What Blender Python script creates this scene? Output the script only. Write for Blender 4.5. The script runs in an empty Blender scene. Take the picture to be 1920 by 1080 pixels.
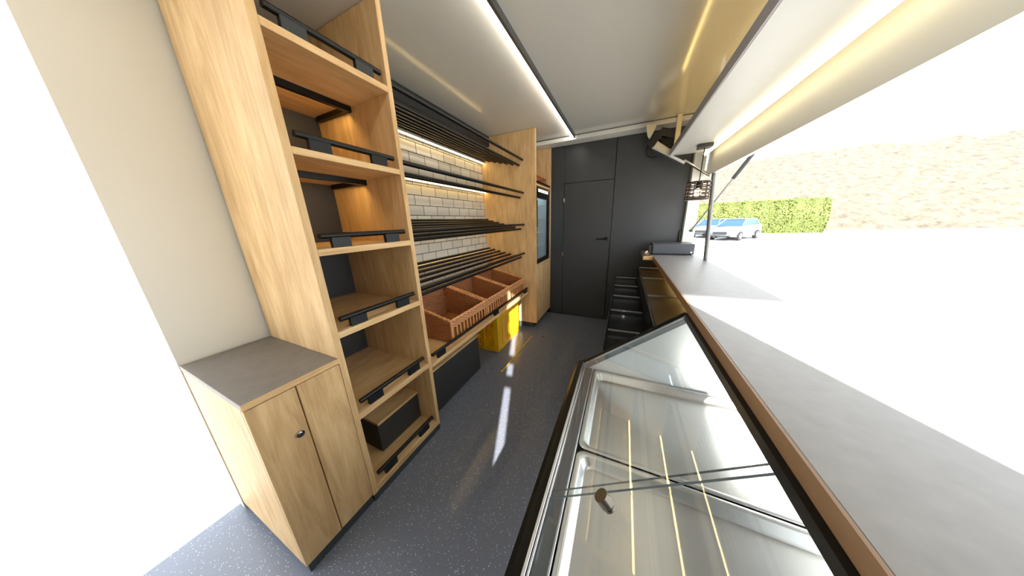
import bpy, bmesh, math, random
from mathutils import Vector, Matrix
random.seed(7)
SC = bpy.context.scene
COL = SC.collection
PI = math.pi

# ------------------------------------------------------------------ mesh builder
class MB:
    def __init__(s): s.v = []; s.f = []; s.m = []; s.sm = []
    def add(s, vs, fs, mi=0, smooth=False):
        b = len(s.v); s.v += [tuple(v) for v in vs]
        for f in fs:
            s.f.append(tuple(b + i for i in f)); s.m.append(mi); s.sm.append(smooth)
        return s
    def box(s, x0, x1, y0, y1, z0, z1, bev=0.0, mi=0):
        x0, x1 = sorted((x0, x1)); y0, y1 = sorted((y0, y1)); z0, z1 = sorted((z0, z1))
        if bev <= 0:
            vs = [(x, y, z) for x in (x0, x1) for y in (y0, y1) for z in (z0, z1)]
            return s.add(vs, [(0,1,3,2),(4,6,7,5),(0,4,5,1),(2,3,7,6),(0,2,6,4),(1,5,7,3)], mi)
        bev = min(bev, (x1-x0)*.45, (y1-y0)*.45, (z1-z0)*.45)
        bm = bmesh.new(); bmesh.ops.create_cube(bm, size=1)
        for v in bm.verts:
            v.co = Vector((x0 + (v.co.x+.5)*(x1-x0), y0 + (v.co.y+.5)*(y1-y0), z0 + (v.co.z+.5)*(z1-z0)))
        bmesh.ops.bevel(bm, geom=list(bm.edges), offset=bev, segments=1, affect='EDGES')
        s.bm(bm, mi); return s
    def bm(s, bm, mi=0, smooth=False):
        bm.verts.index_update()
        s.add([v.co[:] for v in bm.verts], [[v.index for v in f.verts] for f in bm.faces], mi, smooth); bm.free(); return s
    def tube(s, pts, r, n=8, mi=0, caps=True, smooth=True, closed=False):
        pts = [Vector(p) for p in pts]; rings = []
        N = len(pts); rr = r if hasattr(r, '__len__') else [r]*N
        up = None
        for i, p in enumerate(pts):
            if closed: d = (pts[(i+1) % N] - pts[i-1])
            else: d = (pts[min(i+1, N-1)] - pts[max(i-1, 0)])
            d.normalize()
            if up is None or abs(up.dot(d)) > .98:
                up = Vector((0,0,1)) if abs(d.z) < .9 else Vector((1,0,0))
            a = d.cross(up).normalized(); b = a.cross(d).normalized(); up = b
            rings.append([p + (a*math.cos(2*PI*k/n) + b*math.sin(2*PI*k/n))*rr[i] for k in range(n)])
        vs = [v for r_ in rings for v in r_]; fs = []
        for i in range(N if closed else N-1):
            j = (i+1) % N
            for k in range(n):
                fs.append((i*n+k, i*n+(k+1) % n, j*n+(k+1) % n, j*n+k))
        s.add(vs, fs, mi, smooth)
        if caps and not closed:
            s.add(rings[0], [tuple(range(n))[::-1]], mi); s.add(rings[-1], [tuple(range(n))], mi)
        return s
    def cyl(s, p0, p1, r, n=16, mi=0, smooth=True): return s.tube([p0, p1], r, n, mi, True, smooth)
    def prism(s, poly, axis, a0, a1, mi=0):      # polygon in the other two axes, extruded along axis
        def P(u, v, a):
            return {'y': (u, a, v), 'x': (a, u, v), 'z': (u, v, a)}[axis]
        n = len(poly)
        vs = [P(u, v, a0) for u, v in poly] + [P(u, v, a1) for u, v in poly]
        fs = [tuple(range(n))[::-1], tuple(range(n, 2*n))] + [(i, (i+1) % n, n+(i+1) % n, n+i) for i in range(n)]
        bm = bmesh.new(); bv = [bm.verts.new(v) for v in vs]
        for f in fs: bm.faces.new([bv[i] for i in f])
        bmesh.ops.recalc_face_normals(bm, faces=bm.faces)
        return s.bm(bm, mi)
    def lathe(s, prof, c=(0,0,0), n=24, mi=0, smooth=True):
        vs = []; fs = []
        for r, z in prof:
            vs += [(c[0]+r*math.cos(2*PI*k/n), c[1]+r*math.sin(2*PI*k/n), c[2]+z) for k in range(n)]
        for i in range(len(prof)-1):
            for k in range(n): fs.append((i*n+k, i*n+(k+1) % n, (i+1)*n+(k+1) % n, (i+1)*n+k))
        return s.add(vs, fs, mi, smooth)

BASE = {}
def link(name, mb, mats, base):
    me = bpy.data.meshes.new(name)
    bx, by, bz = base
    me.from_pydata([(x-bx, y-by, z-bz) for x, y, z in mb.v], [], mb.f)
    for m in (mats if isinstance(mats, (list, tuple)) else [mats]): me.materials.append(m)
    me.polygons.foreach_set('material_index', mb.m)
    me.polygons.foreach_set('use_smooth', mb.sm)
    me.validate(); me.update()
    o = bpy.data.objects.new(name, me); COL.objects.link(o); return o
def tag(o, label, cat, group=None, kind=None):
    o['label'] = label; o['category'] = cat
    if group: o['group'] = group
    if kind: o['kind'] = kind
def T(name, label, cat, loc, group=None):
    o = bpy.data.objects.new(name, None); COL.objects.link(o); o.location = loc
    o.empty_display_size = .05
    BASE[o.name] = tuple(loc); tag(o, label, cat, group); return o
def P(parent, name, mb, mats, label=None):
    b = BASE[parent.name]; o = link(name, mb, mats, b); o.parent = parent; BASE[o.name] = b
    if label: o['label'] = label
    return o
def One(name, mb, mats, label, cat, group=None):
    xs, ys, zs = zip(*mb.v); b = ((min(xs)+max(xs))/2, (min(ys)+max(ys))/2, min(zs))
    o = link(name, mb, mats, b); o.location = b; tag(o, label, cat, group); BASE[o.name] = b; return o
def S(name, mb, mats, label=None, cat=None):
    xs, ys, zs = zip(*mb.v); b = ((min(xs)+max(xs))/2, (min(ys)+max(ys))/2, min(zs))
    o = link(name, mb, mats, b); o.location = b; o['kind'] = 'structure'; BASE[o.name] = b
    if label: o['label'] = label
    if cat: o['category'] = cat
    return o

# ------------------------------------------------------------------ materials
def mat(name):
    m = bpy.data.materials.new(name); m.use_nodes = True
    nt = m.node_tree; return m, nt, nt.nodes['Principled BSDF']
def N(nt, t, **kw):
    n = nt.nodes.new(t)
    for k, v in kw.items():
        if k in n.inputs: n.inputs[k].default_value = v
        else: setattr(n, k, v)
    return n
def rgb(r, g, b):
    f = lambda c: (c/255/12.92) if c/255 <= .04045 else ((c/255+.055)/1.055)**2.4
    return (f(r), f(g), f(b), 1)
def plain(name, col, rough=.5, metal=0, spec=.5, var=.06, scale=8, bump=0.0, bscale=200):
    m, nt, p = mat(name); L = nt.links.new
    p.inputs['Roughness'].default_value = rough; p.inputs['Metallic'].default_value = metal
    p.inputs['Specular IOR Level'].default_value = spec
    tc = N(nt, 'ShaderNodeTexCoord'); nz = N(nt, 'ShaderNodeTexNoise', Scale=scale, Detail=4.0)
    L(tc.outputs['Object'], nz.inputs['Vector'])
    mx = N(nt, 'ShaderNodeMix', data_type='RGBA')
    mx.inputs[6].default_value = tuple(c*(1-var) for c in col[:3]) + (1,)
    mx.inputs[7].default_value = tuple(min(1, c*(1+var)) for c in col[:3]) + (1,)
    L(nz.outputs['Fac'], mx.inputs[0]); L(mx.outputs[2], p.inputs['Base Color'])
    if bump:
        n2 = N(nt, 'ShaderNodeTexNoise', Scale=bscale, Detail=3.0); L(tc.outputs['Object'], n2.inputs['Vector'])
        b = N(nt, 'ShaderNodeBump', Strength=bump, Distance=.002); L(n2.outputs['Fac'], b.inputs['Height']); L(b.outputs[0], p.inputs['Normal'])
    return m
def oak(name, axis, tint=(1,1,1)):
    m, nt, p = mat(name); L = nt.links.new
    tc = N(nt, 'ShaderNodeTexCoord'); mp = N(nt, 'ShaderNodeMapping')
    sc = [20, 20, 20]; sc['xyz'.index(axis)] = 2.2
    mp.inputs['Scale'].default_value = sc
    L(tc.outputs['Object'], mp.inputs['Vector'])
    n1 = N(nt, 'ShaderNodeTexNoise', Scale=1.0, Detail=6.0, Roughness=.66, Distortion=1.3); L(mp.outputs[0], n1.inputs['Vector'])
    mp2 = N(nt, 'ShaderNodeMapping'); s2 = [170, 170, 170]; s2['xyz'.index(axis)] = 5
    mp2.inputs['Scale'].default_value = s2; L(tc.outputs['Object'], mp2.inputs['Vector'])
    n2 = N(nt, 'ShaderNodeTexNoise', Scale=1.0, Detail=3.0); L(mp2.outputs[0], n2.inputs['Vector'])
    mp3 = N(nt, 'ShaderNodeMapping'); s3 = [7, 7, 7]; s3['xyz'.index(axis)] = 2.6
    mp3.inputs['Scale'].default_value = s3; L(tc.outputs['Object'], mp3.inputs['Vector'])
    n3 = N(nt, 'ShaderNodeTexNoise', Scale=1.0, Detail=2.0, Distortion=1.2); L(mp3.outputs[0], n3.inputs['Vector'])
    r = N(nt, 'ShaderNodeValToRGB'); e = r.color_ramp.elements
    c = lambda R, G, B: tuple(x*t for x, t in zip(rgb(R, G, B)[:3], tint)) + (1,)
    e[0].position = .28; e[0].color = c(186, 150, 104); e[1].position = .72; e[1].color = c(222, 190, 142)
    el = e.new(.5); el.color = c(207, 172, 124)
    a = N(nt, 'ShaderNodeMath', operation='MULTIPLY_ADD'); L(n2.outputs['Fac'], a.inputs[0]); a.inputs[1].default_value = .28
    L(n1.outputs['Fac'], a.inputs[2])
    a2 = N(nt, 'ShaderNodeMath', operation='MULTIPLY_ADD'); L(n3.outputs['Fac'], a2.inputs[0]); a2.inputs[1].default_value = .5
    L(a.outputs[0], a2.inputs[2])
    a3 = N(nt, 'ShaderNodeMath', operation='SUBTRACT'); L(a2.outputs[0], a3.inputs[0]); a3.inputs[1].default_value = .39
    L(a3.outputs[0], r.inputs[0]); L(r.outputs[0], p.inputs['Base Color'])
    p.inputs['Roughness'].default_value = .52; p.inputs['Specular IOR Level'].default_value = .35
    b = N(nt, 'ShaderNodeBump', Strength=.12, Distance=.001); L(n2.outputs['Fac'], b.inputs['Height']); L(b.outputs[0], p.inputs['Normal'])
    return m
def emis(name, col, st):
    m, nt, p = mat(name)
    p.inputs['Base Color'].default_value = (.8,.8,.8,1)
    p.inputs['Emission Color'].default_value = col; p.inputs['Emission Strength'].default_value = st
    return m
def pane(name, tint=(.985,.992,.99), refl=1.0, rough=0.0):
    m = bpy.data.materials.new(name); m.use_nodes = True; nt = m.node_tree; nt.nodes.clear(); L = nt.links.new
    out = N(nt, 'ShaderNodeOutputMaterial'); tr = N(nt, 'ShaderNodeBsdfTransparent'); tr.inputs[0].default_value = tint + (1,)
    gl = N(nt, 'ShaderNodeBsdfGlossy', Roughness=rough); fr = N(nt, 'ShaderNodeFresnel', IOR=1.5)
    ge = N(nt, 'ShaderNodeNewGeometry'); ma = N(nt, 'ShaderNodeMath', operation='MULTIPLY_ADD')   # same reflectance from both sides of the sheet
    L(ge.outputs['Backfacing'], ma.inputs[0]); ma.inputs[1].default_value = 1/1.5-1.5; ma.inputs[2].default_value = 1.5; L(ma.outputs[0], fr.inputs['IOR'])
    mx = N(nt, 'ShaderNodeMixShader'); L(fr.outputs[0], mx.inputs[0]); L(tr.outputs[0], mx.inputs[1]); L(gl.outputs[0], mx.inputs[2])
    L(mx.outputs[0], out.inputs[0]); return m

OAKZ = oak('oak_upright', 'z'); OAKY = oak('oak_along', 'y')
OAKE = oak('oak_edge', 'y', (1.04, 1.0, .95))
BLACK = plain('black_powder_coat', rgb(34, 35, 37), .38, spec=.5)
BLKROD = plain('black_rod', rgb(10, 10, 10), .34, spec=.32)
BRK = plain('bracket_slate', rgb(22, 26, 30), .45, spec=.35)
CHAR = plain('charcoal_board', rgb(52, 52, 53), .55, scale=30)
CHARW = plain('charcoal_panel', rgb(54, 56, 60), .36, spec=.5, scale=3, var=.08)
DARKGAP = plain('dark_gap', rgb(22, 23, 25), .7)
PLINTH = plain('plinth_grey', rgb(62, 68, 74), .5)
WALLP = plain('white_sandwich_panel', rgb(226, 224, 216), .4, scale=4, var=.03)
CEIL = plain('ceiling_gloss_panel', rgb(206, 205, 199), .13, spec=.6, scale=3, var=.03, bump=.02, bscale=60)
WHITE = plain('white_coated_metal', rgb(228, 228, 222), .35, scale=12, var=.03)
CREAM = plain('cream_metal', rgb(226, 216, 190), .4)
ALU = plain('brushed_aluminium', rgb(200, 202, 204), .28, metal=1, scale=40)
GREYAL = plain('grey_anodised', rgb(120, 121, 122), .35, metal=.8)
STEEL = plain('stainless_steel', rgb(206, 206, 204), .3, metal=1, scale=5, var=.05)
STEELG = plain('stainless_satin', rgb(228, 232, 233), .36, metal=.6, scale=3, var=.04)
SEAL = plain('grey_seal', rgb(92, 98, 102), .45)
STONE = plain('stone_laminate', rgb(106, 99, 92), .45, scale=26, var=.24, bump=.06, bscale=90)
STONEC = plain('counter_laminate', rgb(124, 121, 121), .4, scale=24, var=.2, bump=.05, bscale=80)
BROWN = plain('brown_edge', rgb(128, 98, 70), .45, scale=30, var=.15)
GLOSSBLK = plain('gloss_black', rgb(16, 15, 14), .3, spec=.28)
WARMBLK = plain('black_tray_warm_lit', rgb(92, 76, 46), .34, spec=.6, scale=4, var=.1)  # golden light on the black tray is put into this colour
GLASS = pane('clear_glass')
GEDGE = plain('glass_edge', rgb(84, 92, 94), .3)
WICK = plain('wicker', rgb(162, 104, 64), .6, scale=60, var=.3)
WICKL = plain('wicker_rim', rgb(206, 148, 98), .55, scale=60, var=.25)
WICKR = plain('red_brown_wicker', rgb(150, 72, 34), .55, scale=60, var=.25)
YEL = plain('yellow_plastic', rgb(236, 182, 16), .42, scale=10, var=.05)
LEDW = emis('led_white', (1, .93, .8, 1), 9)
LEDY = emis('led_warm', (1, .68, .25, 1), 18)
LEDD = emis('led_dim', (1, .68, .25, 1), 7)
LEDG = emis('led_golden', (1, .66, .22, 1), 16)
BULB = emis('bulb_glow', (1, .62, .26, 1), 12)
CHROME = plain('chrome', rgb(210, 210, 208), .18, metal=1)
SLATE = plain('slate_metal', rgb(70, 74, 82), .42, spec=.5)
BLUEG = plain('windscreen', rgb(24, 58, 118), .15, spec=.25)
CARP = plain('silver_paint', rgb(122, 130, 140), .3, metal=.2)
RUBBER = plain('tyre_rubber', rgb(30, 30, 32), .8)
FRIDGEIN = plain('fridge_liner', rgb(186, 200, 206), .5)
def floor_mat():
    m, nt, p = mat('speckled_vinyl'); L = nt.links.new
    tc = N(nt, 'ShaderNodeTexCoord')
    def specks(scale, thr, dist):
        v = N(nt, 'ShaderNodeTexVoronoi', Scale=scale, Randomness=1.0); L(tc.outputs['Object'], v.inputs['Vector'])
        lt = N(nt, 'ShaderNodeMath', operation='LESS_THAN'); L(v.outputs['Distance'], lt.inputs[0]); lt.inputs[1].default_value = dist
        sp = N(nt, 'ShaderNodeSeparateColor'); L(v.outputs['Color'], sp.inputs[0])
        gt = N(nt, 'ShaderNodeMath', operation='GREATER_THAN'); L(sp.outputs[0], gt.inputs[0]); gt.inputs[1].default_value = thr
        mu = N(nt, 'ShaderNodeMath', operation='MULTIPLY'); L(lt.outputs[0], mu.inputs[0]); L(gt.outputs[0], mu.inputs[1]); return mu
    a = specks(125, .6, .19); b = specks(260, .5, .28)
    nz = N(nt, 'ShaderNodeTexNoise', Scale=300.0, Detail=3.0); L(tc.outputs['Object'], nz.inputs['Vector'])
    m0 = N(nt, 'ShaderNodeMix', data_type='RGBA'); L(nz.outputs['Fac'], m0.inputs[0])
    m0.inputs[6].default_value = rgb(86, 90, 103); m0.inputs[7].default_value = rgb(120, 126, 140)
    m1 = N(nt, 'ShaderNodeMix', data_type='RGBA'); L(b.outputs[0], m1.inputs[0]); L(m0.outputs[2], m1.inputs[6]); m1.inputs[7].default_value = rgb(120, 126, 138)
    m2 = N(nt, 'ShaderNodeMix', data_type='RGBA'); L(a.outputs[0], m2.inputs[0]); L(m1.outputs[2], m2.inputs[6]); m2.inputs[7].default_value = rgb(206, 210, 220)
    L(m2.outputs[2], p.inputs['Base Color']); p.inputs['Roughness'].default_value = .24; p.inputs['Specular IOR Level'].default_value = .5
    return m
FLOOR = floor_mat()
def tile_mat():
    m, nt, p = mat('brick_tile'); L = nt.links.new
    tc = N(nt, 'ShaderNodeTexCoord'); se = N(nt, 'ShaderNodeSeparateXYZ'); co = N(nt, 'ShaderNodeCombineXYZ')
    L(tc.outputs['Object'], se.inputs[0]); ay = N(nt, 'ShaderNodeMath', operation='ADD'); L(se.outputs[1], ay.inputs[0]); ay.inputs[1].default_value = .086; L(ay.outputs[0], co.inputs[0]); L(se.outputs[2], co.inputs[1])
    br = N(nt, 'ShaderNodeTexBrick', offset=.5, Scale=1.0)
    br.inputs['Brick Width'].default_value = .172; br.inputs['Row Height'].default_value = .082
    br.inputs['Mortar Size'].default_value = .0028; br.inputs['Mortar Smooth'].default_value = .1
    br.inputs['Color1'].default_value = rgb(206, 201, 190); br.inputs['Color2'].default_value = rgb(190, 186, 176); br.inputs['Mortar'].default_value = rgb(52, 40, 28)
    L(co.outputs[0], br.inputs['Vector']); L(br.outputs['Color'], p.inputs['Base Color'])
    p.inputs['Roughness'].default_value = .2
    inv = N(nt, 'ShaderNodeMath', operation='SUBTRACT'); inv.inputs[0].default_value = 1; L(br.outputs['Fac'], inv.inputs[1])
    nz = N(nt, 'ShaderNodeTexNoise', Scale=14.0, Detail=2.0); L(tc.outputs['Object'], nz.inputs['Vector'])
    ad = N(nt, 'ShaderNodeMath', operation='MULTIPLY_ADD'); L(nz.outputs['Fac'], ad.inputs[0]); ad.inputs[1].default_value = 1.2; L(inv.outputs[0], ad.inputs[2])
    b = N(nt, 'ShaderNodeBump', Strength=.5, Distance=.002); L(ad.outputs[0], b.inputs['Height']); L(b.outputs[0], p.inputs['Normal'])
    return m
TILE = tile_mat()

# ------------------------------------------------------------------ camera
f_px = 441.96
yaw, pit, rol = 4.41461136e-01, 2.70486622e-01, 3.60103707e-02
fw = Vector((-math.sin(yaw)*math.cos(pit), math.cos(yaw)*math.cos(pit), -math.sin(pit)))
r0 = Vector((math.cos(yaw), math.sin(yaw), 0)); d0 = fw.cross(r0)
rt = r0*math.cos(rol) + d0*math.sin(rol); dn = -r0*math.sin(rol) + d0*math.cos(rol)
cd = bpy.data.cameras.new('camera'); cam = bpy.data.objects.new('camera', cd); COL.objects.link(cam)
cd.sensor_width = 36; cd.lens = f_px*36/1920; cd.clip_start = .02; cd.clip_end = 300
mw = Matrix.Identity(4)
for i in range(3):
    mw[i][0] = rt[i]; mw[i][1] = -dn[i]; mw[i][2] = -fw[i]
mw[2][3] = 1.36; cam.matrix_world = mw
SC.camera = cam

# ------------------------------------------------------------------ constants
XB = -1.62      # tile face / back of cabinets
XF = -1.045     # front plane of left-hand furniture
YW = 3.343      # far end wall
ZC = 2.32       # ceiling
YR = -.75       # rear wall

# ------------------------------------------------------------------ setting
S('floor', MB().box(-1.70, .76, YR-.05, YW+.05, -.08, 0), FLOOR)
S('ceiling', MB().box(-1.70, .78, YR-.05, YW+.05, ZC, ZC+.06), CEIL)
S('wall_left', MB().box(-1.70, -1.64, .19, YW+.05, 0, ZC), WALLP)
S('trim_1', MB().box(-1.64, XB, .972, 2.70, .3, ZC), TILE, 'pale glossy brick tiles covering the wall behind the bread racks', 'tiles')
S('wall_front', MB().box(-1.70, .70, YW, YW+.05, 0, ZC), DARKGAP)
# cladding boards of the end wall with open joints around the door
yb = YW-.012
S('trim_2', MB().box(-.935, -.761, yb, YW, 0.0, 2.27, .002), CHARW)
S('trim_3', MB().box(-.758, -.158, yb, YW, 1.829, 2.27, .002), CHARW)
S('trim_4', MB().box(-.151, .62, yb, YW, 0.0, 2.27, .002), CHARW)
d = S('door_1', MB().box(-.757, -.158, yb-.004, YW, .012, 1.824, .003), CHARW)
h = MB()
h.cyl((-.205, yb-.004, 1.118), (-.205, yb-.014, 1.118), .024, 20); h.cyl((-.205, yb-.01, 1.118), (-.205, yb-.05, 1.118), .009, 12)
h.tube([(-.203, yb-.05, 1.119), (-.27, yb-.052, 1.119), (-.325, yb-.048, 1.117)], [.0095, .009, .008], 10)
P(d, 'handle', h, GLOSSBLK, 'black lever handle')
for z in (1.62, .91):
    P(d, 'hinge', MB().box(-.768, -.752, yb-.012, yb, z-.025, z+.025, .002), CHROME, 'bright metal hinge')
# roof beam over the end wall
S('trim_5', MB().box(-1.60, .70, 3.16, YW, 2.272, ZC, .004), WHITE)
S('trim_6', MB().box(-1.60, .70, 3.152, 3.16, 2.312, ZC), GREYAL)
# service side wall: solid beside the camera, sill panel, lintel
wr = MB(); wr.box(.70, .76, YR-.05, .06, 0, ZC); wr.box(.70, .76, .06, YW+.05, 0, .55); wr.box(.70, .76, 1.25, YW, .55, .92)
wr.box(.70, .76, .06, YW+.05, 2.02, ZC); wr.box(.715, .745, .06, 3.25, 1.745, 2.02)
S('wall_right', wr, WALLP)
S('trim_7', MB().box(.60, .705, 3.255, YW+.05, .972, 2.02, .004), WHITE, 'white corner post at the end of the serving hatch', 'post')
# rear wall behind the camera: unseen, slits cut to shape the sun patches; open to the left
wb = MB()
y0, y1 = YR-.04, YR
wb.box(-1.45, -.10, y0, y1, 0, ZC)
wb.box(.17, .76, y0, y1, 0, ZC)
wb.box(-.10, .17, y0, y1, 0, .84); wb.box(-.10, .17, y0, y1, 2.24, ZC)
wb.box(-.10, .035, y0, y1, .84, 1.72); wb.box(.105, .17, y0, y1, .84, 1.72)
wb.box(-.10, .015, y0, y1, 1.72, 1.86); wb.box(.12, .17, y0, y1, 1.72, 1.86); wb.box(-.10, .025, y0, y1, 1.86, 2.24); wb.box(.155, .17, y0, y1, 1.86, 2.24)
wb.box(.03, .11, y0, y1, 1.235, 1.30); wb.box(.03, .11, y0, y1, 1.41, 1.47)
S('wall_rear_sun_slits', wb, WALLP)

# ------------------------------------------------------------------ tall open shelving unit
def rail(parent, y0, y1, z, blocks, x=-1.062, thin=False):
    rd = P(parent, 'guard_rail', MB().cyl((x, y0, z+.047), (x, y1, z+.047), .0115, 12), BLKROD, 'round black guard rail')
    for a, b in blocks:
        P(rd, 'bracket', MB().box(x-.009, x+.009, a, b, z, z+.042, .0015), BRK)
u = T('shelving_unit', 'tall open oak shelving unit with six railed shelves at the left', 'shelving unit', (-1.33, .726, 0))
P(u, 'side_panel', MB().box(XB, XF, .479, .505, .045, ZC-.002, .0012), OAKZ)
P(u, 'side_panel', MB().box(XB, XF, .946, .972, .045, ZC-.002, .0012), OAKZ)
P(u, 'back_panel', MB().box(XB-.016, XB, .505, .946, .045, ZC-.002), CHAR, 'charcoal back board')
P(u, 'plinth', MB().box(-1.60, XF-.004, .482, .97, 0, .045), PLINTH, 'grey plinth')
SH = [(.047, .08), (.497, .527), (.916, .943), (1.261, 1.287), (1.612, 1.636), (1.961, 1.986)]
for i, (za, zb) in enumerate(SH):
    P(u, 'shelf', MB().box(XB, XF, .505, .946, za, zb, .001), OAKY)
    rail(u, .53, .928, zb, [(.567, .642), (.81, .888)])
for z, x in ((1.961, -1.335), (1.612, -1.32)):
    fr = MB(); fr.box(x-.012, x+.012, .506, .945, z-.026, z); fr.box(-1.60, x, .925, .945, z-.024, z); fr.box(-1.60, x, .506, .524, z-.024, z)
    P(u, 'support_frame', fr, BLKROD, 'black metal frame under the shelf')
    P(u, 'light_strip', MB().box(x-.032, x-.014, .53, .92, z-.008, z), LEDY, 'warm light strip')

# black boxes with an oak lid
def wheel_box(name, label, x0, x1, ya, yb_, za, zb, lid_back):
    t = T(name, label, 'box', ((x0+x1)/2, (ya+yb_)/2, za))
    P(t, 'body', MB().box(x0, x1, ya, yb_, za, zb-.016, .002), CHAR)
    P(t, 'lid', MB().box(x0, x1+.006, ya, yb_, zb-.016, zb, .001), [OAKY], 'oak lid')
wheel_box('wheel_arch_cover', 'small black box with oak lid on the bottom shelf of the shelving unit', -1.60, -1.185, .648, .944, .08, .285, 0)
wheel_box('wheel_arch_cover', 'long low black box with oak lid under the basket shelf, on the floor', -1.60, -1.165, .974, 1.68, 0, .36, 0)

# ------------------------------------------------------------------ base cabinet with worktop
c = T('base_cabinet', 'low oak cabinet with dark stone worktop at the left front', 'cabinet', (-1.33, .335, 0))
P(c, 'plinth', MB().box(-1.60, XF-.012, .20, .478, 0, .052), PLINTH, 'grey plinth')
P(c, 'body', MB().box(XB, XF-.022, .192, .478, .052, .815, .001), OAKZ)
P(c, 'front_panel', MB().box(XF-.02, XF-.001, .330, .478, .056, .81, .0012), OAKZ)
dd = P(c, 'door', MB().box(XF-.02, XF, .192, .326, .056, .81, .0012), OAKZ)
k = MB(); k.cyl((XF, .298, .625), (XF+.010, .298, .625), .0125, 18); k.cyl((XF+.010, .298, .625), (XF+.014, .298, .625), .008, 14)
P(dd, 'lock', k, CHROME, 'round chrome lock')
P(c, 'worktop', MB().box(XB, XF+.004, .19, .4785, .8165, .838, .001), STONE, 'dark stone-patterned worktop')
P(c, 'edge_strip', MB().box(XF+.004, XF+.006, .19, .4785, .8165, .838), OAKE, 'oak edging of the worktop')

# ------------------------------------------------------------------ bread racks between the panels
YA, YB = .973, 2.699
def rack(label, z_front, z_back, bars=7):
    t = T('bread_rack', label, 'rack', (-1.35, (YA+YB)/2, z_front), 'bread racks of black rods on the tiled wall')
    for i in range(bars):
        x = -1.135 - i*.0745; z = z_front + (z_back-z_front)*i/(bars-1)
        P(t, 'rod', MB().cyl((x, YA, z), (x, YB, z), .0125, 12), BLKROD)
    P(t, 'guard_rod', MB().cyl((-1.092, YA, z_front+.05), (-1.092, YB, z_front+.05), .0125, 12), BLKROD)
    for y in (YA+.004, YB-.004):
        pass
rack('highest rack of slanted black rods, just under the ceiling', 1.979, 2.085)
rack('second highest black rod rack, seen edge on as two thin bars', 1.636, 1.745)
rack('third black rod rack from the top, near eye level', 1.282, 1.404)
rack('lowest black rod rack with gaps showing, just above the wicker baskets', .942, 1.048)
def ledstrip(label, x, ya, yb_, z, m=LEDY, w=.006, h=.0045):
    t = T('light_strip', label, 'light strip', (x, (ya+yb_)/2, z), None)
    P(t, 'channel', MB().box(x-w-.004, x-w, ya, yb_, z-h, z+h).box(x-w-.004, x+w+.003, ya, yb_, z+h, z+h+.004), ALU)
    P(t, 'diffuser', MB().box(x-w, x+w, ya, yb_, z-h*.6, z+h*.6, .002), m)
ledstrip('warm light strip along the tiles under the highest rod rack', XB+.030, YA, YB, 2.048)
ledstrip('warm light strip along the tiles under the second rod rack', XB+.030, YA, YB, 1.722)
ledstrip('warm light strip along the tiles under the lowest rod rack', XB+.013, YA, YB, 1.042, LEDD)
ledstrip('warm light strip along the tiles hidden behind the third rod rack', XB+.030, YA, YB, 1.372)
One('cable_trunking', MB().box(XB, -1.50, YA, YB, 2.215, ZC-.001, .003), BLACK, 'black boxed trunking along the ceiling above the tiles', 'trunking')

# wide basket shelf
w = T('basket_shelf', 'long low oak shelf carrying the wicker baskets, with black front rail', 'shelf', (-1.33, 1.83, .48))
P(w, 'board', MB().box(XB, XF, .973, 2.699, .48, .505, .001), OAKY)
rail(w, 1.0, 2.69, .505, [(1.045, 1.12), (1.83, 1.905), (2.6, 2.675)], x=-1.06)

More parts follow.
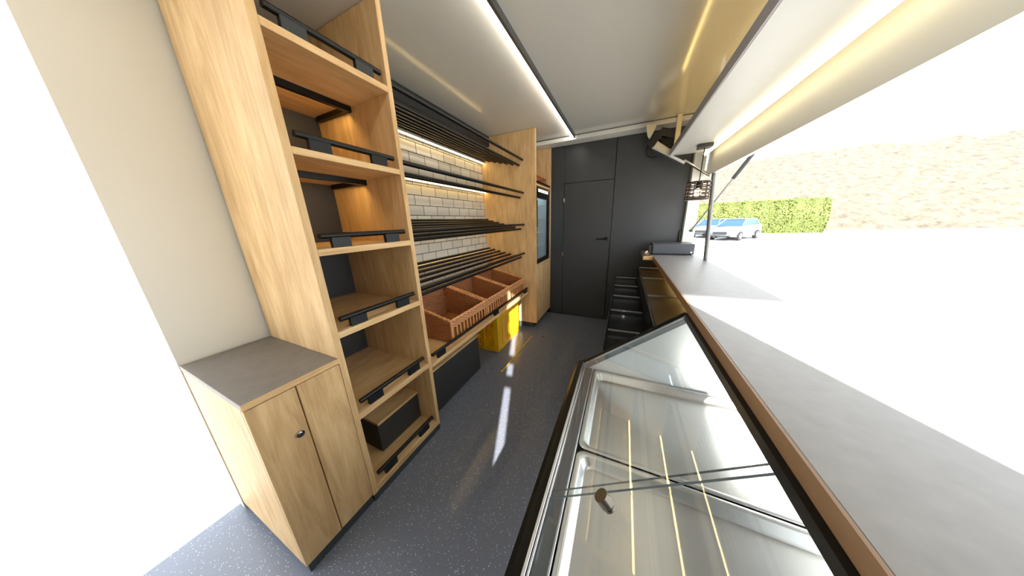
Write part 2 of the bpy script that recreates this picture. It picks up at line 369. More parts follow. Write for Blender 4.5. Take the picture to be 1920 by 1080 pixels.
# ------------------------------------------------------------------ wicker baskets
def weave(mb, path, z, r, amp, ph, n=5, step=.0125):
    pts = []; L = 0; segs = []
    for a, b in zip(path[:-1], path[1:]):
        a, b = Vector(a), Vector(b); segs.append((a, b, (b-a).length)); L += (b-a).length
    k = max(2, int(L/step)); s = 0
    for i in range(k+1):
        s = L*i/k; q = s
        for a, b, l in segs:
            if q <= l+1e-9: break
            q -= l
        dr = (b-a).normalized(); nrm = Vector((dr.y, -dr.x, 0)); p = a + dr*min(q, l) + nrm*amp*math.cos(PI*s/.025+ph)
        pts.append((p.x, p.y, z))
    mb.tube(pts, r, n, 0, True, True)
def basket(label, y0, W):
    x0, zb = -1.09, .506; D = .485; HF, HB = .172, .285
    t = T('wicker_basket', label, 'basket', (x0-D/2, y0+W/2, zb), 'wicker baskets in a row on the oak shelf')
    body = MB()
    yl, yr = y0+.012, y0+W-.012
    rows = int((HB-.012)/.0105)
    for i in range(rows):
        z = .006 + i*.0105
        fr = 0 if z < HF-.012 else min(1, (z-HF+.012)/(HB-HF))
        xs = x0-.008-D*fr
        if xs < x0-D+.03: continue
        weave(body, [(xs, yr, 0), (x0-D+.008, yr, 0), (x0-D+.008, yl, 0), (xs, yl, 0)], zb+z, .0056, .0046, PI*(i % 2))
    nst = 19
    for i in range(nst):          # upright stakes
        q = i/(nst-1); x = x0-.012-q*(D-.02); top = HF+(HB-HF)*q
        for y in (yl, yr): body.cyl((x, y, zb), (x, y, zb+top-.008), .0032, 5)
    nb = int(W/.025)
    for i in range(nb):
        y = yl+(yr-yl)*i/(nb-1); body.cyl((x0-D+.008, y, zb), (x0-D+.008, y, zb+HB-.008), .0032, 5)
    P(t, 'woven_sides', body, WICK)
    base = MB(); nb2 = int(W/.011)
    for i in range(nb2):
        y = yl+.004+(yr-yl-.008)*i/(nb2-1); ph = PI*(i % 2)
        base.tube([(x0-.01-D*.96*j/24, y, zb+.006+.0025*math.cos(PI*j+ph)) for j in range(25)], .0048, 4)
    P(t, 'woven_base', base, plain('wicker_base', rgb(150, 98, 52), .6, scale=60, var=.3))
    fr = MB()
    for i in range(5): weave(fr, [(x0-.008, yl, 0), (x0-.008, yr, 0)], zb+HF-.012-i*.0105, .0056, .0046, PI*(i % 2))
    for i in range(2): weave(fr, [(x0-.008, yl, 0), (x0-.008, yr, 0)], zb+.006+i*.0105, .0056, .0046, PI*(i % 2))
    P(t, 'woven_front', fr, WICKL)
    ns = int(W/.046)
    for i in range(ns):
        y = yl+(yr-yl)*(i+.5)/ns
        P(t, 'slat', MB().box(x0-.0095, x0-.005, y-.0075, y+.0075, zb+.02, zb+HF-.055, .001), WICKL)
    rim = MB(); a, b = (yl, yr)
    cs = [(x0-.006, a, zb+HF), (x0-D+.006, a, zb+HB), (x0-D+.006, b, zb+HB), (x0-.006, b, zb+HF)]
    for off, ph in ((0, 0), (0, PI)):
        pts = []
        for j in range(4):
            p, q = Vector(cs[j]), Vector(cs[(j+1) % 4]); l = (q-p).length; n = int(l/.008)
            for i in range(n):
                s = i/n; pt = p.lerp(q, s); an = i*.55+ph
                pts.append(pt + Vector((0, 0, .005*math.sin(an))) + (Vector((1,0,0)) if j % 2 else Vector((0,1,0)))*.005*math.cos(an))
        rim.tube(pts, .0072, 6, closed=True)
    P(t, 'rim', rim, WICKL, 'plaited rim')
    for y in (yl, yr):
        P(t, 'corner_post', MB().tube([(x0-.004, y, zb), (x0-.003, y, zb+HF*.5), (x0-.004, y, zb+HF)], .0085, 8), WICKL)
basket('nearest wicker basket, beside the tall shelving unit', 1.235, .517)
basket('middle wicker basket with sunlit front edge', 1.757, .477)
basket('farthest wicker basket, against the tall oak cupboard', 2.239, .448)

# ------------------------------------------------------------------ yellow crate
def crate():
    x0, x1, ya, yb_, H = -1.53, -1.13, 1.995, 2.55, .43
    m = MB(); tk = .012
    m.box(x0, x1, ya, yb_, 0, .012, .003)
    for (a0, a1) in ((x1-tk, x1), (x0, x0+tk)):
        m.box(a0, a1, ya, yb_, .012, .05); m.box(a0, a1, ya, yb_, H-.06, H)
        for y in (ya, ya+.11, ya+.245, ya+.375, yb_-.05):
            wd = .05 if y in (ya, yb_-.05) else .035
            m.box(a0, a1+.004 if a1 == x1 else a1, y, y+wd, .012, H)
    for (b0, b1) in ((ya, ya+tk), (yb_-tk, yb_)):
        m.box(x0, x1, b0, b1, .012, .05); m.box(x0, x1, b0, b1, H-.06, H)
        for x in (x0, -1.35, x1-.05): m.box(x, x+.05, b0-(.004 if b0 == ya else 0), b1, .012, H)
    # diagonal lattice
    def diag(u0, u1, put):
        step = .03; z0_, z1_ = .045, H-.055; hgt = z1_-z0_
        s = u0-hgt
        while s < u1:
            a = (s, z0_); b = (s+hgt, z1_)
            if a[0] < u0: a = (u0, z0_+(u0-s))
            if b[0] > u1: b = (u1, z0_+(u1-s))
            if b[0] > a[0]+.004: put(a, b)
            s += step
    for xx in (x1-.006, x0+.006):
        diag(ya+.02, yb_-.02, lambda a, b: m.tube([(xx, a[0], a[1]), (xx, b[0], b[1])], .0036, 4, smooth=False))
    for yy in (ya+.006, yb_-.006):
        diag(x0+.02, x1-.02, lambda a, b: m.tube([(a[0], yy, a[1]), (b[0], yy, b[1])], .0036, 4, smooth=False))
    for x in (x0, x1-.03):
        for y in (ya, yb_-.03): m.box(x, x+.03, y, y+.03, 0, H, .004)
    return m
One('plastic_crate', crate(), YEL, 'bright yellow plastic lattice crate on the floor under the basket shelf', 'crate')
One('yellow_light_streak', MB().tube([(-.925, 2.49, .004), (-.93, 2.2, .004), (-.934, 1.95, .004), (-.943, 1.714, .004)], .005, 6).lathe([(0, 0), (.010, .002), (.012, .006), (0, .012)], (-.944, 1.708, 0), 12), YEL,
    'thin streak of yellow light on the floor before the crate, modelled as a solid strip', 'cord')  # line of yellow light on the floor, modelled as a solid tube
One('floor_plug', MB().lathe([(0, .004), (.009, .004), (.011, 0)], (-.80, 2.52, 0), 14), RUBBER, 'tiny black plug on the floor near the oak cupboard', 'plug')

# ------------------------------------------------------------------ tall cupboard with built-in fridge
XT = -.937
t = T('tall_cupboard', 'tall oak cupboard with built-in fridge beside the end wall', 'cupboard', (-1.28, 3.02, 0))
P(t, 'side_panel', MB().box(XB, -1.060, 2.70, 2.722, .083, ZC-.002, .0012), OAKZ)
P(t, 'filler_strip', MB().box(-1.059, XT, 2.70, 2.722, .083, ZC-.002, .0012), OAKZ, 'oak strip along the front edge')
P(t, 'side_panel', MB().box(XB, XT, 3.305, 3.329, .083, 2.271, .0012), OAKZ)
P(t, 'back_panel', MB().box(XB-.015, XB, 2.722, 3.305, .083, 2.271), OAKZ)
P(t, 'plinth', MB().box(-1.60, XT-.06, 2.74, 3.325, 0, .083), PLINTH, 'grey plinth')
P(t, 'bottom', MB().box(XB, XT-.02, 2.722, 3.305, .083, .1), OAKY)
P(t, 'shelf', MB().box(XB, XT, 2.722, 3.305, .828, .85, .001), OAKY)
P(t, 'shelf', MB().box(XB, XT, 2.722, 3.305, 1.757, 1.778, .001), OAKY)
P(t, 'door', MB().box(XT-.02, XT, 2.724, 3.303, .088, .822, .0012), OAKZ)
P(t, 'guard_rail', MB().cyl((-.955, 2.722, 1.805), (-.955, 3.305, 1.805), .0115, 12), BLKROD, 'round black guard rail')

fz0, fz1, fy0, fy1 = .852, 1.74, 2.73, 3.295
t = T('display_fridge', 'black framed glass-door fridge built into the tall oak cupboard', 'fridge', (-1.25, 3.01, fz0))
b = MB(); b.box(-1.56, -1.53, fy0, fy1, fz0, fz1); b.box(-1.53, -.985, fy0, fy0+.02, fz0, fz1); b.box(-1.53, -.985, fy1-.02, fy1, fz0, fz1)
b.box(-1.53, -.985, fy0+.02, fy1-.02, fz0, fz0+.03); b.box(-1.53, -.985, fy0+.02, fy1-.02, fz1-.03, fz1)
P(t, 'cabinet', b, FRIDGEIN, 'pale interior of the fridge')
for z in (1.04, 1.22, 1.40, 1.56):
    sh = MB()
    for i in range(14): sh.cyl((-1.02-i*.036, fy0+.02, z), (-1.02-i*.036, fy1-.02, z), .003, 6)
    P(t, 'wire_shelf', sh, WHITE)
fr = MB(); fx0, fx1 = -.982, -.948
fr.box(fx0, fx1, fy0, fy0+.045, fz0, fz1-.05, .002); fr.box(fx0, fx1, fy1-.035, fy1, fz0, fz1-.05, .002)
fr.box(fx0, fx1, fy0+.045, fy1-.035, fz0, fz0+.05, .002); fr.box(fx0, fx1, fy0+.045, fy1-.035, fz1-.11, fz1-.05, .002)
df = P(t, 'door', fr, GLOSSBLK, 'black glass-door frame')
P(df, 'glass', MB().box(-.968, -.962, fy0+.045, fy1-.035, fz0+.05, fz1-.11), GLASS)
P(df, 'handle', MB().box(-.948, -.935, fy0+.012, fy0+.03, 1.30, 1.60, .003), GLOSSBLK)
P(t, 'header', MB().box(fx0, fx1, fy0, fy1, fz1-.048, fz1, .002), GLOSSBLK)
sg = MB().box(-.948, -.9465, fy0+.09, fy1-.08, fz1-.042, fz1-.008)
P(t, 'sign', sg, emis('fridge_sign_white', (1,1,1,1), .5), 'white strip with small grey marks')
for i, y in enumerate((2.87, 2.93, 2.98, 3.04, 3.09, 3.15)):
    P(t, 'sign_mark', MB().box(-.9466, -.946, y, y+(.034 if i % 2 else .022), fz1-.031, fz1-.022), SEAL)
P(t, 'interior_fill', MB().box(-1.10, -1.06, fy0+.06, fy1-.06, fz1-.045, fz1-.032), emis('fridge_fill', (.86, .95, 1, 1), 7), 'cool white lamp added to brighten the fridge interior')  # fill lamp added to lift the dark fridge interior
t = T('wicker_tray', 'small red-brown wicker tray with spindle sides on the cupboard top shelf', 'tray', (-1.15, 3.0, 1.778))
ax0, ax1, ay0, ay1 = -1.40, -.975, 2.76, 3.20
P(t, 'base', MB().box(ax0, ax1, ay0, ay1, 1.779, 1.79, .003), WICKR)
sp = MB(); n = 13
for i in range(n):
    q = i/(n-1)
    for x in (ax0, ax1): sp.cyl((x, ay0+(ay1-ay0)*q, 1.785), (x, ay0+(ay1-ay0)*q, 1.872), .004, 6)
    for y in (ay0, ay1): sp.cyl((ax0+(ax1-ax0)*q, y, 1.785), (ax0+(ax1-ax0)*q, y, 1.872), .004, 6)
P(t, 'spindles', sp, WICKR)
P(t, 'rim', MB().tube([(ax0, ay0, 1.876), (ax1, ay0, 1.876), (ax1, ay1, 1.876), (ax0, ay1, 1.876)], .009, 8, closed=True), WICKR)

# ------------------------------------------------------------------ ceiling light bar
t = T('ceiling_light_bar', 'long slim light bar running along the ceiling', 'ceiling light', (-.628, 1.7, 2.285))
P(t, 'housing', MB().box(-.618, -.602, -.3, 3.145, 2.283, ZC-.001), GREYAL, 'grey metal side of the light')
P(t, 'diffuser', MB().box(-.648, -.6185, -.3, 3.145, 2.286, ZC-.001, .002), LEDW, 'glowing white diffuser')

# ------------------------------------------------------------------ serving counter, right
t = T('serving_counter', 'long grey stone-look counter top under the serving hatch', 'counter', (.5, 1.3, .93))
P(t, 'top', MB().box(.302, .698, -.7, 3.33, .931, .97, .0015), STONEC)
P(t, 'edge_strip', MB().box(.296, .302, -.7, 2.838, .931, .97), BROWN, 'brown front edging')
P(t, 'side_extension', MB().box(.206, .302, 2.838, 3.33, .931, .97, .001), STONEC)
P(t, 'edge_strip', MB().box(.206, .296, 2.832, 2.838, .931, .97), OAKE, 'short oak edging')
SX0, SX1 = -.05, .186
t = T('bakery_display', 'black two-tier bakery display with chrome dividers under the counter', 'display case', (.3, 2.25, 0))
DY0, DY1 = 1.27, 3.2
P(t, 'cabinet', MB().box(SX0+.012, .69, DY0, DY1, 0, .61, .003), GLOSSBLK)
P(t, 'riser', MB().box(SX1+.005, .69, DY0, DY1, .61, .77, .002), GLOSSBLK)
P(t, 'tray_floor', MB().box(SX0+.004, SX1+.004, DY0, DY1, .611, .632, .001), GLOSSBLK)
P(t, 'tray_floor', MB().box(SX1, .66, DY0, DY1, .771, .79, .001), WARMBLK, 'black upper tray floor, warm light put into its colour')
P(t, 'edge_rail', MB().box(SX0-.006, SX0+.004, DY0, DY1, .61, .665, .002), GLOSSBLK)
P(t, 'edge_rail', MB().box(SX1-.006, SX1+.004, DY0, DY1, .77, .825, .002), GLOSSBLK)
P(t, 'trim_line', MB().box(SX0-.0075, SX0-.006, DY0, DY1, .655, .6655), ALU, 'thin bright edge')
P(t, 'trim_line', MB().box(SX1-.0075, SX1-.006, DY0, DY1, .815, .8255), ALU, 'thin bright edge')
P(t, 'back_panel', MB().box(.66, .69, DY0, DY1, .771, .925), WARMBLK)
for y in (3.17, 2.76, 2.36, 1.95, 1.56):
    P(t, 'divider', MB().box(SX0+.004, SX1-.006, y-.005, y+.005, .648, .660, .001), ALU, 'slim chrome divider')
for y in (3.03, 2.49, 1.90):
    P(t, 'divider', MB().box(SX1+.004, .66, y-.005, y+.005, .806, .819, .001), ALU, 'slim chrome divider')
ledstrip('warm light strip tucked under the counter over the bakery display', .50, DY0+.03, DY1-.03, .918, LEDG, .008, .010)

# ------------------------------------------------------------------ refrigerated case
t = T('refrigerated_case', 'stainless refrigerated display case with sloping glass in the foreground', 'display case', (.26, .3, 0))
CY0, CY1 = -.70, 1.262
sl = (.93-.577)/(.294+.14)                                   # slope of the glass
zs = lambda x: .577 + sl*(x+.14)
P(t, 'cabinet', MB().box(-.172, .695, CY0, CY1-.03, 0, .50, .004), GLOSSBLK)
P(t, 'front_rail', MB().prism([(-.192, .46), (-.192, .552), (-.178, .566), (-.152, .574), (-.152, .46)], 'y', CY0, CY1), GLOSSBLK, 'black front rail')
al = MB(); al.box(-.152, -.143, CY0, 1.238, .5, .5785, .001); al.box(-.141, -.135, CY0, 1.238, .5, .5765, .001)
P(t, 'rim_profile', al, ALU, 'bright metal rim')
P(t, 'gutter', MB().box(-.135, -.100, CY0, 1.238, .5, .548), SEAL)
P(t, 'liner_lip', MB().box(-.100, -.0945, CY0, 1.238, .5, .554, .001), ALU)
P(t, 'liner_floor', MB().box(-.0945, .69, CY0, 1.236, .5, .515), DARKGAP)
P(t, 'end_panel', MB().prism([(-.192, 0), (-.192, .555), (-.14, .585), (.285, .9295), (.694, .9295), (.694, 0)], 'y', CY1-.018, CY1), GLOSSBLK, 'black end panel')
P(t, 'end_liner', MB().prism([(-.14, .50), (-.14, .565), (.288, .912), (.69, .912), (.69, .50)], 'y', 1.236, CY1-.018), STEELG, 'polished steel inner end wall')
e = MB(); q0, q1 = Vector((-.14, 0, .577)), Vector((.285, 0, .922)); dv = (q1-q0).normalized(); nv = Vector((-dv.z, 0, dv.x))
def band(a, b, y0, y1):   # strip lying in the slope, from depth a to b below the glass line
    ps = [q0 - nv*a, q1 - nv*a, q1 - nv*b, q0 - nv*b]
    return MB().prism([(p.x, p.z) for p in ps], 'y', y0, y1)
P(t, 'end_seal', band(.004, .030, 1.228, 1.236), SEAL, 'grey seal strip')
P(t, 'end_trim', band(-.002, .004, 1.226, 1.238), ALU, 'thin bright trim')
sc_ = q0 + dv*.065 - nv*.017
P(t, 'screw', MB().cyl((sc_.x, 1.228, sc_.z), (sc_.x, 1.224, sc_.z), .007, 14), CHROME)
P(t, 'top_rail', MB().box(.283, .303, CY0, 1.236, .905, .9305), GLOSSBLK, 'black top rail')
P(t, 'front_glass', MB().box(.684, .690, CY0, 1.236, .515, .93), GLASS)
def gpane(a, b, lift):
    p0 = q0 + nv*lift + dv*.012; p1 = q0 + nv*(lift-.015) + dv*((q1-q0).length-.01)
    pl = [p0, p1, p1 + nv*.005, p0 + nv*.005]
    return MB().prism([(p.x, p.z) for p in pl], 'y', a, b)
g = P(t, 'sliding_glass', gpane(.486, 1.222, -.0005), GLASS)
P(g, 'edge', gpane(.4845, .4858, -.0005), GEDGE)
g = P(t, 'sliding_glass', gpane(CY0+.01, .512, -.009), GLASS)
P(g, 'edge', gpane(.5125, .5132, -.009), GEDGE)
kb = Vector((.021, .447, 0)); kz = zs(kb.x); kb.z = kz
kn = MB(); k0 = kb - nv*.0035; 
kn.tube([k0, k0+nv*.006], .014, 22); kn.tube([k0+nv*.006, k0+nv*.010], .011, 22); kn.tube([k0+nv*.010, k0+nv*.036], .0165, 26)
P(g, 'knob', kn, plain('satin_nickel', rgb(112, 106, 98), .3, metal=1), 'cylindrical metal knob')

def rloop(x0, x1, y0, y1, r, z, n=6):
    out = []
    for cx, cy, a0 in ((x1-r, y1-r, 0), (x0+r, y1-r, PI/2), (x0+r, y0+r, PI), (x1-r, y0+r, 1.5*PI)):
        for i in range(n+1):
            a = a0 + PI/2*i/n; out.append((cx+r*math.cos(a), cy+r*math.sin(a), z))
    return out
def tray(label, y0, y1):
    x0, x1 = -.090, .675; m = MB(); r = .028
    loops = [rloop(x0, x1, y0, y1, r, .5455), rloop(x0, x1, y0, y1, r, .5475), rloop(x0+.003, x1-.003, y0+.003, y1-.003, r, .549),
             rloop(x0+.013, x1-.013, y0+.013, y1-.013, r, .549), rloop(x0+.018, x1-.018, y0+.018, y1-.018, r, .545),
             rloop(x0+.026, x1-.026, y0+.026, y1-.026, r, .522), rloop(x0+.034, x1-.034, y0+.034, y1-.034, r, .517)]
    n = len(loops[0]); vs = [v for l in loops for v in l]; fs = []
    for i in range(len(loops)-1):
        for j in range(n): fs.append((i*n+j, i*n+(j+1) % n, (i+1)*n+(j+1) % n, (i+1)*n+j))
    m.add(vs, fs, 0, True); m.add(loops[-1], [tuple(range(n))])
    t = One('steel_tray', m, STEEL, label, 'tray', 'stainless trays in the refrigerated case'); return t
tray('shallow steel tray at the far end of the refrigerated case', .716, 1.228)
tray('shallow steel tray under the round knob in the refrigerated case', .200, .709)
tray('shallow steel tray at the near end of the case, at the lower edge', -.316, .193)

# ------------------------------------------------------------------ things on the counter
t = T('cash_drawer', 'flat slate-grey cash drawer box at the far end of the counter', 'cash drawer', (.47, 3.15, .97))
P(t, 'housing', MB().box(.295, .672, 2.985, 3.245, .978, 1.083, .004), SLATE)
P(t, 'drawer_front', MB().box(.300, .667, 2.980, 2.985, .984, 1.066, .002), SLATE)
for x in (.32, .645):
    for y in (3.0, 3.22): P(t, 'foot', MB().cyl((x, y, .97), (x, y, .978), .011, 12), RUBBER)
P(t, 'lock', MB().cyl((.645, 2.980, 1.0), (.645, 2.976, 1.0), .008, 12), CHROME)
One('card_terminal', MB().prism([(2.94, .9705), (3.04, .9705), (3.04, 1.06), (2.99, 1.07)], 'x', .262, .285), BLACK, 'narrow black upright gadget left of the cash drawer', 'card reader')
dsh = T('small_dish', 'small brown dish with a pale scrap at the counter corner', 'dish', (.235, 2.92, .97))
P(dsh, 'bowl', MB().lathe([(0, .004), (.018, .004), (.026, .022), (.029, .022), (.022, 0), (0, 0)], (.235, 2.92, .9705), 20), BROWN)
P(dsh, 'scrap', MB().tube([(.222, 2.91, .982), (.232, 2.917, 1.0), (.243, 2.922, 1.012), (.25, 2.93, .996)], [.006, .011, .01, .005], 6), CREAM, 'pale crumpled scrap')
One('wall_socket', MB().box(.572, .599, 3.30, yb, 1.09, 1.205, .004), BLACK, 'black box on the end wall above the cash drawer', 'socket')

# ------------------------------------------------------------------ hatch: light pelmet, post, pendant, flap, props
t = T('light_pelmet', 'white panel hanging over the counter along the serving hatch', 'panel', (.5, 1.2, 1.955))
P(t, 'panel', MB().box(.362, .66, -.6, 3.10, 1.955, 1.975, .002), plain('pelmet_white', rgb(196, 196, 192), .35, scale=12, var=.03))
P(t, 'edge_profile', MB().box(.352, .362, -.6, 3.10, 1.953, 2.005, .002), plain('pelmet_edge', rgb(150, 147, 150), .4), 'grey edge profile')
P(t, 'light_strip', MB().box(.368, .376, -.55, 3.05, 1.976, 1.986), LEDG, 'warm upward light strip')
tb = T('tube_light', 'glowing yellow-white tube along the outer edge of the hatch panel', 'light tube', (.64, 1.2, 1.925))
P(tb, 'tube', MB().cyl((.645, -.4, 1.93), (.645, 3.07, 1.93), .016, 14), emis('tube_warm', (1, .86, .52, 1), 3))
P(tb, 'end_cap', MB().cyl((.645, 3.07, 1.93), (.645, 3.095, 1.93), .018, 14), CHROME)
P(tb, 'holder', MB().box(.636, .654, 2.9, 2.93, 1.945, 1.955), ALU)
One('ceiling_post', MB().box(.382, .424, 3.09, 3.13, 2.006, ZC-.001, .003), CREAM, 'cream post from the roof beam down to the hatch panel', 'post')
One('pointed_bracket', MB().prism([(.118, 2.272), (.21, 2.272), (.206, 2.235), (.176, 2.165), (.160, 2.14), (.142, 2.165), (.122, 2.235)], 'y', 3.09, 3.12), CREAM, 'cream pointed bracket hanging from the roof beam', 'bracket')
t = T('hatch_mechanism', 'black hinge mechanism with cream profile by the end wall', 'mechanism', (.25, 3.17, 2.0))
P(t, 'arm', MB().prism([(.15, 2.11), (.20, 2.16), (.27, 2.24), (.385, 2.20), (.385, 2.12), (.28, 2.16), (.22, 2.10), (.18, 2.06)], 'y', 3.14, 3.20), BLACK, 'black angled arm')
P(t, 'arm', MB().prism([(.25, 2.15), (.385, 2.12), (.40, 2.02), (.27, 2.10)], 'y', 3.15, 3.22), GLOSSBLK)
P(t, 'profile', MB().prism([(.205, 2.055), (.235, 2.105), (.36, 2.01), (.345, 1.955)], 'y', 3.08, 3.14), CREAM, 'cream metal profile')
P(t, 'profile', MB().prism([(.19, 2.045), (.207, 2.062), (.50, 1.88), (.485, 1.862)], 'y', 3.075, 3.14), ALU, 'bright lower rail')
P(t, 'cable', MB().tube([(.16, 3.2, 2.12), (.145, 3.2, 2.06), (.16, 3.21, 2.01), (.2, 3.22, 1.985), (.26, 3.22, 1.99)], .006, 8), GLOSSBLK)
One('strut_tube', MB().cyl((.49, 3.12, 1.905), (.722, 3.12, 1.737), .0125, 14), CHROME, 'slim metal strut running down to the hatch flap corner', 'strut')
# pendant
lc = Vector((.578, 2.80, 0))
t = T('pendant_lamp', 'black cage pendant lamp with glowing bulb over the counter', 'pendant lamp', (lc.x, lc.y, 1.50))
P(t, 'canopy', MB().box(lc.x-.05, lc.x+.05, lc.y-.05, lc.y+.05, 1.925, 1.955, .003), BLACK)
P(t, 'cord', MB().cyl((lc.x, lc.y, 1.66), (lc.x, lc.y, 1.93), .004, 8), GLOSSBLK)
P(t, 'socket', MB().lathe([(0, .06), (.014, .06), (.02, .04), (.02, 0), (0, 0)], (lc.x, lc.y, 1.60), 18), GLOSSBLK)
cg = MB(); R = .086
for z, r in ((1.652, R), (1.618, R), (1.588, R), (1.556, R), (1.526, R+.004), (1.508, R+.006)):
    cg.tube([(lc.x+r*math.cos(a), lc.y+r*math.sin(a), z) for a in [2*PI*i/32 for i in range(32)]], .0052, 6, closed=True)
for i in range(12):
    a = 2*PI*i/12; cg.tube([(lc.x+.02*math.cos(a), lc.y+.02*math.sin(a), 1.658), (lc.x+R*math.cos(a), lc.y+R*math.sin(a), 1.653), (lc.x+R*math.cos(a), lc.y+R*math.sin(a), 1.53), (lc.x+(R+.006)*math.cos(a), lc.y+(R+.006)*math.sin(a), 1.507)], .0042, 6)
P(t, 'cage_shade', cg, plain('dark_rattan', rgb(50, 36, 26), .5))
P(t, 'bulb', MB().lathe([(.0, -.062), (.012, -.06), (.026, -.046), (.031, -.028), (.026, -.008), (.014, .008), (.012, .012)], (lc.x, lc.y, 1.59), 20), BULB)
# flap
t = T('hatch_flap', 'raised white hatch flap outside the serving opening', 'hatch', (1.2, 1.1, 2.30))
fy0_, fy1_ = -1.03, 3.2
P(t, 'panel', MB().box(.79, 1.75, fy0_, fy1_, 2.30, 2.335, .004), WHITE)
ed = MB(); ed.box(1.75, 1.775, fy0_, fy1_, 2.285, 2.345, .003); ed.box(.79, 1.75, fy1_, fy1_+.02, 2.29, 2.34, .003); ed.box(.79, 1.75, fy0_-.02, fy0_, 2.29, 2.34, .003)
P(t, 'edge_profile', ed, ALU, 'bright edge profile')
P(t, 'hinge', MB().tube([(.778, fy0_, 2.32), (.778, fy1_, 2.32)], .013, 12), GREYAL)
t = T('support_pole', 'thin leaning metal pole propping the hatch flap from the counter', 'pole', (.697, 2.68, .97))
P(t, 'tube', MB().cyl((.694, 2.668, .97), (.728, 3.02, 1.742), .017, 14), GREYAL)
t = T('gas_spring', 'slim dark gas spring rising outward from the white corner post', 'gas spring', (.67, 3.2, 1.2))
ga, gb = Vector((.668, 3.235, 1.205)), Vector((1.235, 3.17, 2.278))
P(t, 'rod', MB().cyl(ga, ga.lerp(gb, .46), .009, 10), GREYAL); P(t, 'cylinder', MB().cyl(ga.lerp(gb, .46), gb, .018, 12), BLACK)
P(t, 'mount', MB().tube([ga+Vector((0, .02, 0)), ga-Vector((0, .012, 0))], .012, 12), BLACK)

# ------------------------------------------------------------------ outdoors
GZ = -.45
def gm():
    m = plain('sunlit_concrete', rgb(170, 168, 164), .9, scale=1.2, var=.05); return m
S('ground', MB().box(-60, 80, -60, 90, GZ-.2, GZ), gm())
bank = MB(); n = 40; vs = []; fs = []
for j in range(9):
    for i in range(n+1):
        x = -20+80*i/n; y = 35+j*2.2; z = GZ + (0 if j == 0 else j*1.25+random.uniform(-.35, .35)); vs.append((x, y+random.uniform(-.4, .4), z))
for j in range(8):
    for i in range(n): a = j*(n+1)+i; fs.append((a, a+1, a+n+2, a+n+1))
bank.add(vs, fs, 0, True)
def bank_mat():
    m, nt, p = mat('dry_grass_bank'); L = nt.links.new
    tc = N(nt, 'ShaderNodeTexCoord'); nz = N(nt, 'ShaderNodeTexNoise', Scale=1.6, Detail=8.0, Roughness=.75); L(tc.outputs['Object'], nz.inputs['Vector'])
    r = N(nt, 'ShaderNodeValToRGB'); e = r.color_ramp.elements; e[0].position = .3; e[0].color = rgb(44, 40, 34); e[1].position = .65; e[1].color = rgb(98, 89, 76)
    L(nz.outputs['Fac'], r.inputs[0]); L(r.outputs[0], p.inputs['Base Color']); p.inputs['Roughness'].default_value = .95; return m
S('hillside', bank, bank_mat(), 'dry pale bank rising behind the hedge', 'hillside')
hg = MB(); HX0, HX1, HY = 3.0, 16.0, 31.5
core = MB()
nx = 40
prof = [(-.6, GZ), (-.75, .6), (-.7, 1.6), (-.4, 2.4), (.3, 2.45), (.7, 1.5), (.7, GZ)]
vs = []; fs = []
for i in range(nx+1):
    x = HX0+(HX1-HX0)*i/nx; s = 1+.06*math.sin(i*1.7)+random.uniform(-.04, .04)
    for a, z in prof: vs.append((x, HY+a*s, GZ+(z-GZ)*s))
m_ = len(prof)
for i in range(nx):
    for j in range(m_-1): fs.append((i*m_+j, i*m_+j+1, (i+1)*m_+j+1, (i+1)*m_+j))
hg.add(vs, fs, 0, True)
for i in range(5200):
    x = random.uniform(HX0, HX1); q = random.random()
    j = random.choice([0, 1, 2, 3, 3]); a = Vector(prof[j]); b = Vector(prof[j+1]); p = a.lerp(b, random.random())
    c0 = Vector((x, HY+p.x*1.05+random.uniform(-.08, .05), p.y+random.uniform(-.05, .12)))
    u = Vector((random.uniform(-1, 1), random.uniform(-1, 1), random.uniform(-1, 1))).normalized(); v = u.orthogonal().normalized(); s = random.uniform(.05, .11)
    hg.add([c0-u*s, c0+v*s*.5, c0+u*s, c0-v*s*.5], [(0, 1, 2, 3)], 1)
One('hedge', hg, [plain('hedge_green', rgb(62, 72, 22), .8, scale=3, var=.3), plain('hedge_leaf', rgb(84, 92, 28), .7, scale=2, var=.35)], 'clipped yellow-green hedge behind the parked cars', 'hedge')

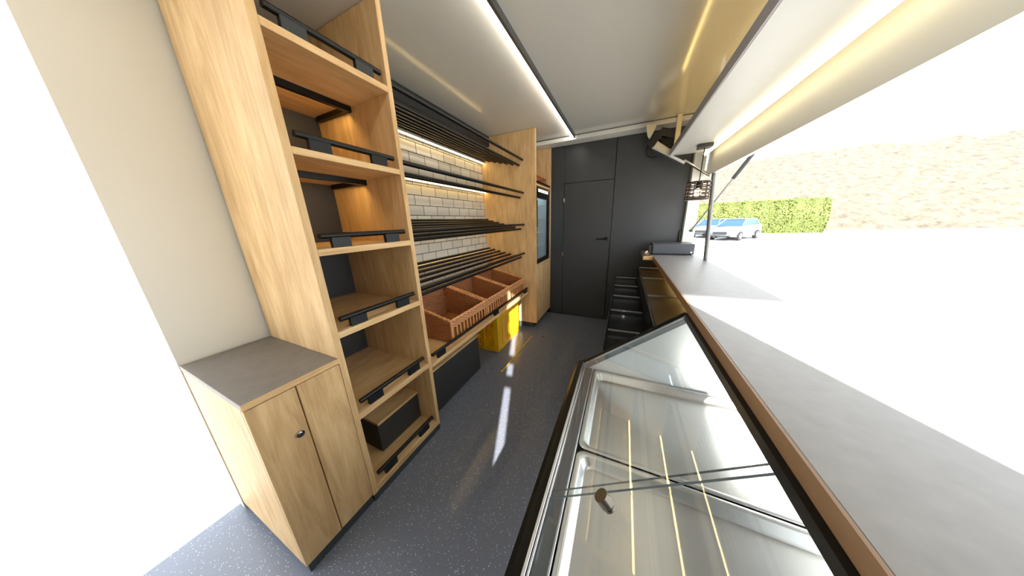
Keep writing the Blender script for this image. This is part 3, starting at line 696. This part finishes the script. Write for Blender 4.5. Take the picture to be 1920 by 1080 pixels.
def car(label):
    t = T('car', label, 'car', (0, 0, 0), 'cars parked outside the hatch')
    b = MB(); W = .88
    prof = [(0, .28), (-.03, .5), (.04, .72), (.25, .84), (1.15, .98), (1.3, 1.02), (4.2, 1.04), (4.42, .92), (4.46, .5), (4.4, .26), (3.9, .24), (.6, .24)]
    bm = bmesh.new(); n = len(prof)
    L_ = []
    for s, ww in ((-1, W), (1, W)):
        L_.append([bm.verts.new((s*ww*(.9 if (x < .1 or x > 4.4) else 1), x, z)) for x, z in prof])
    bm.faces.new(L_[0]); bm.faces.new(L_[1][::-1])
    for i in range(n): bm.faces.new([L_[0][i], L_[1][i], L_[1][(i+1) % n], L_[0][(i+1) % n]])
    bmesh.ops.recalc_face_normals(bm, faces=bm.faces); bmesh.ops.bevel(bm, geom=list(bm.edges), offset=.05, segments=2, affect='EDGES'); b.bm(bm, 0, True)
    P(t, 'body', b, CARP)
    gl = MB(); lo = [(-.78, 1.15), (.78, 1.15), (.78, 4.15), (-.78, 4.15)]; hi = [(-.6, 2.0), (.6, 2.0), (.6, 3.7), (-.6, 3.7)]
    gl.add([(x, y, 1.0) for x, y in lo]+[(x, y, 1.46) for x, y in hi], [(0,1,5,4),(1,2,6,5),(2,3,7,6),(3,0,4,7)])
    P(t, 'windows', gl, BLUEG, 'blue tinted glass')
    P(t, 'roof', MB().box(-.62, .62, 1.96, 3.74, 1.455, 1.50, .02), CARP)
    for x in (-.6, .6):
        for (ya, yb2) in ((1.2, 2.0), (3.7, 4.1)):
            P(t, 'pillar', MB().tube([(x*1.26, ya if ya < 2 else yb2, 1.02), (x, yb2 if ya < 2 else ya, 1.47)], .035, 6), CARP)
    for x in (-.8, .8):
        for y in (.82, 3.55):
            w_ = P(t, 'wheel', MB().cyl((x-.1, y, .32), (x+.1, y, .32), .32, 24), RUBBER)
            P(w_, 'hub', MB().cyl((x-.115, y, .32), (x+.115, y, .32), .19, 18), ALU)
    P(t, 'grille', MB().box(-.42, .42, -.065, -.01, .44, .64, .01), BLACK)
    P(t, 'bumper_intake', MB().box(-.6, .6, -.05, .0, .28, .38, .01), BLACK)
    for x in (-.66, .66): P(t, 'headlight', MB().box(x-.16, x+.16, -.03, .12, .6, .74, .03), GLASS if False else ALU)
    return t
c1 = car('silver-white car parked nearest outside the serving hatch'); c1.location = (6.35, 22.3, GZ); c1.rotation_euler = (0, 0, math.radians(-38))
c2 = c1.copy(); COL.objects.link(c2); c2['label'] = 'pale car parked farther back, just left of the nearest car'
c2.location = (5.9, 25.2, GZ); c2.rotation_euler = (0, 0, math.radians(-30))
for ch in list(c1.children):
    k = ch.copy(); COL.objects.link(k); k.parent = c2
    for g_ in ch.children:
        k2 = g_.copy(); COL.objects.link(k2); k2.parent = k

# ------------------------------------------------------------------ light
def world():
    w = bpy.data.worlds.new('sky'); SC.world = w; w.use_nodes = True; nt = w.node_tree; L = nt.links.new
    bg = nt.nodes['Background']
    bg.inputs[0].default_value = (.88, .945, 1.0, 1); bg.inputs[1].default_value = 3.2
world()
sd = bpy.data.lights.new('sun', 'SUN'); so = bpy.data.objects.new('sun', sd); COL.objects.link(so)
sd.energy = 23; sd.angle = math.radians(.6); sd.color = (1, .95, .86)
so.rotation_euler = Vector((-.353, .935, -.5)).to_track_quat('-Z', 'Y').to_euler()
so.location = (3, -6, 5)

vs_ = SC.view_settings
vs_.view_transform = 'Standard'; vs_.look = 'None'; vs_.gamma = 1; vs_.use_curve_mapping = False; vs_.exposure = .5
try: SC.cycles.use_denoising = True; SC.cycles.max_bounces = 12; SC.cycles.transparent_max_bounces = 16
except Exception: pass
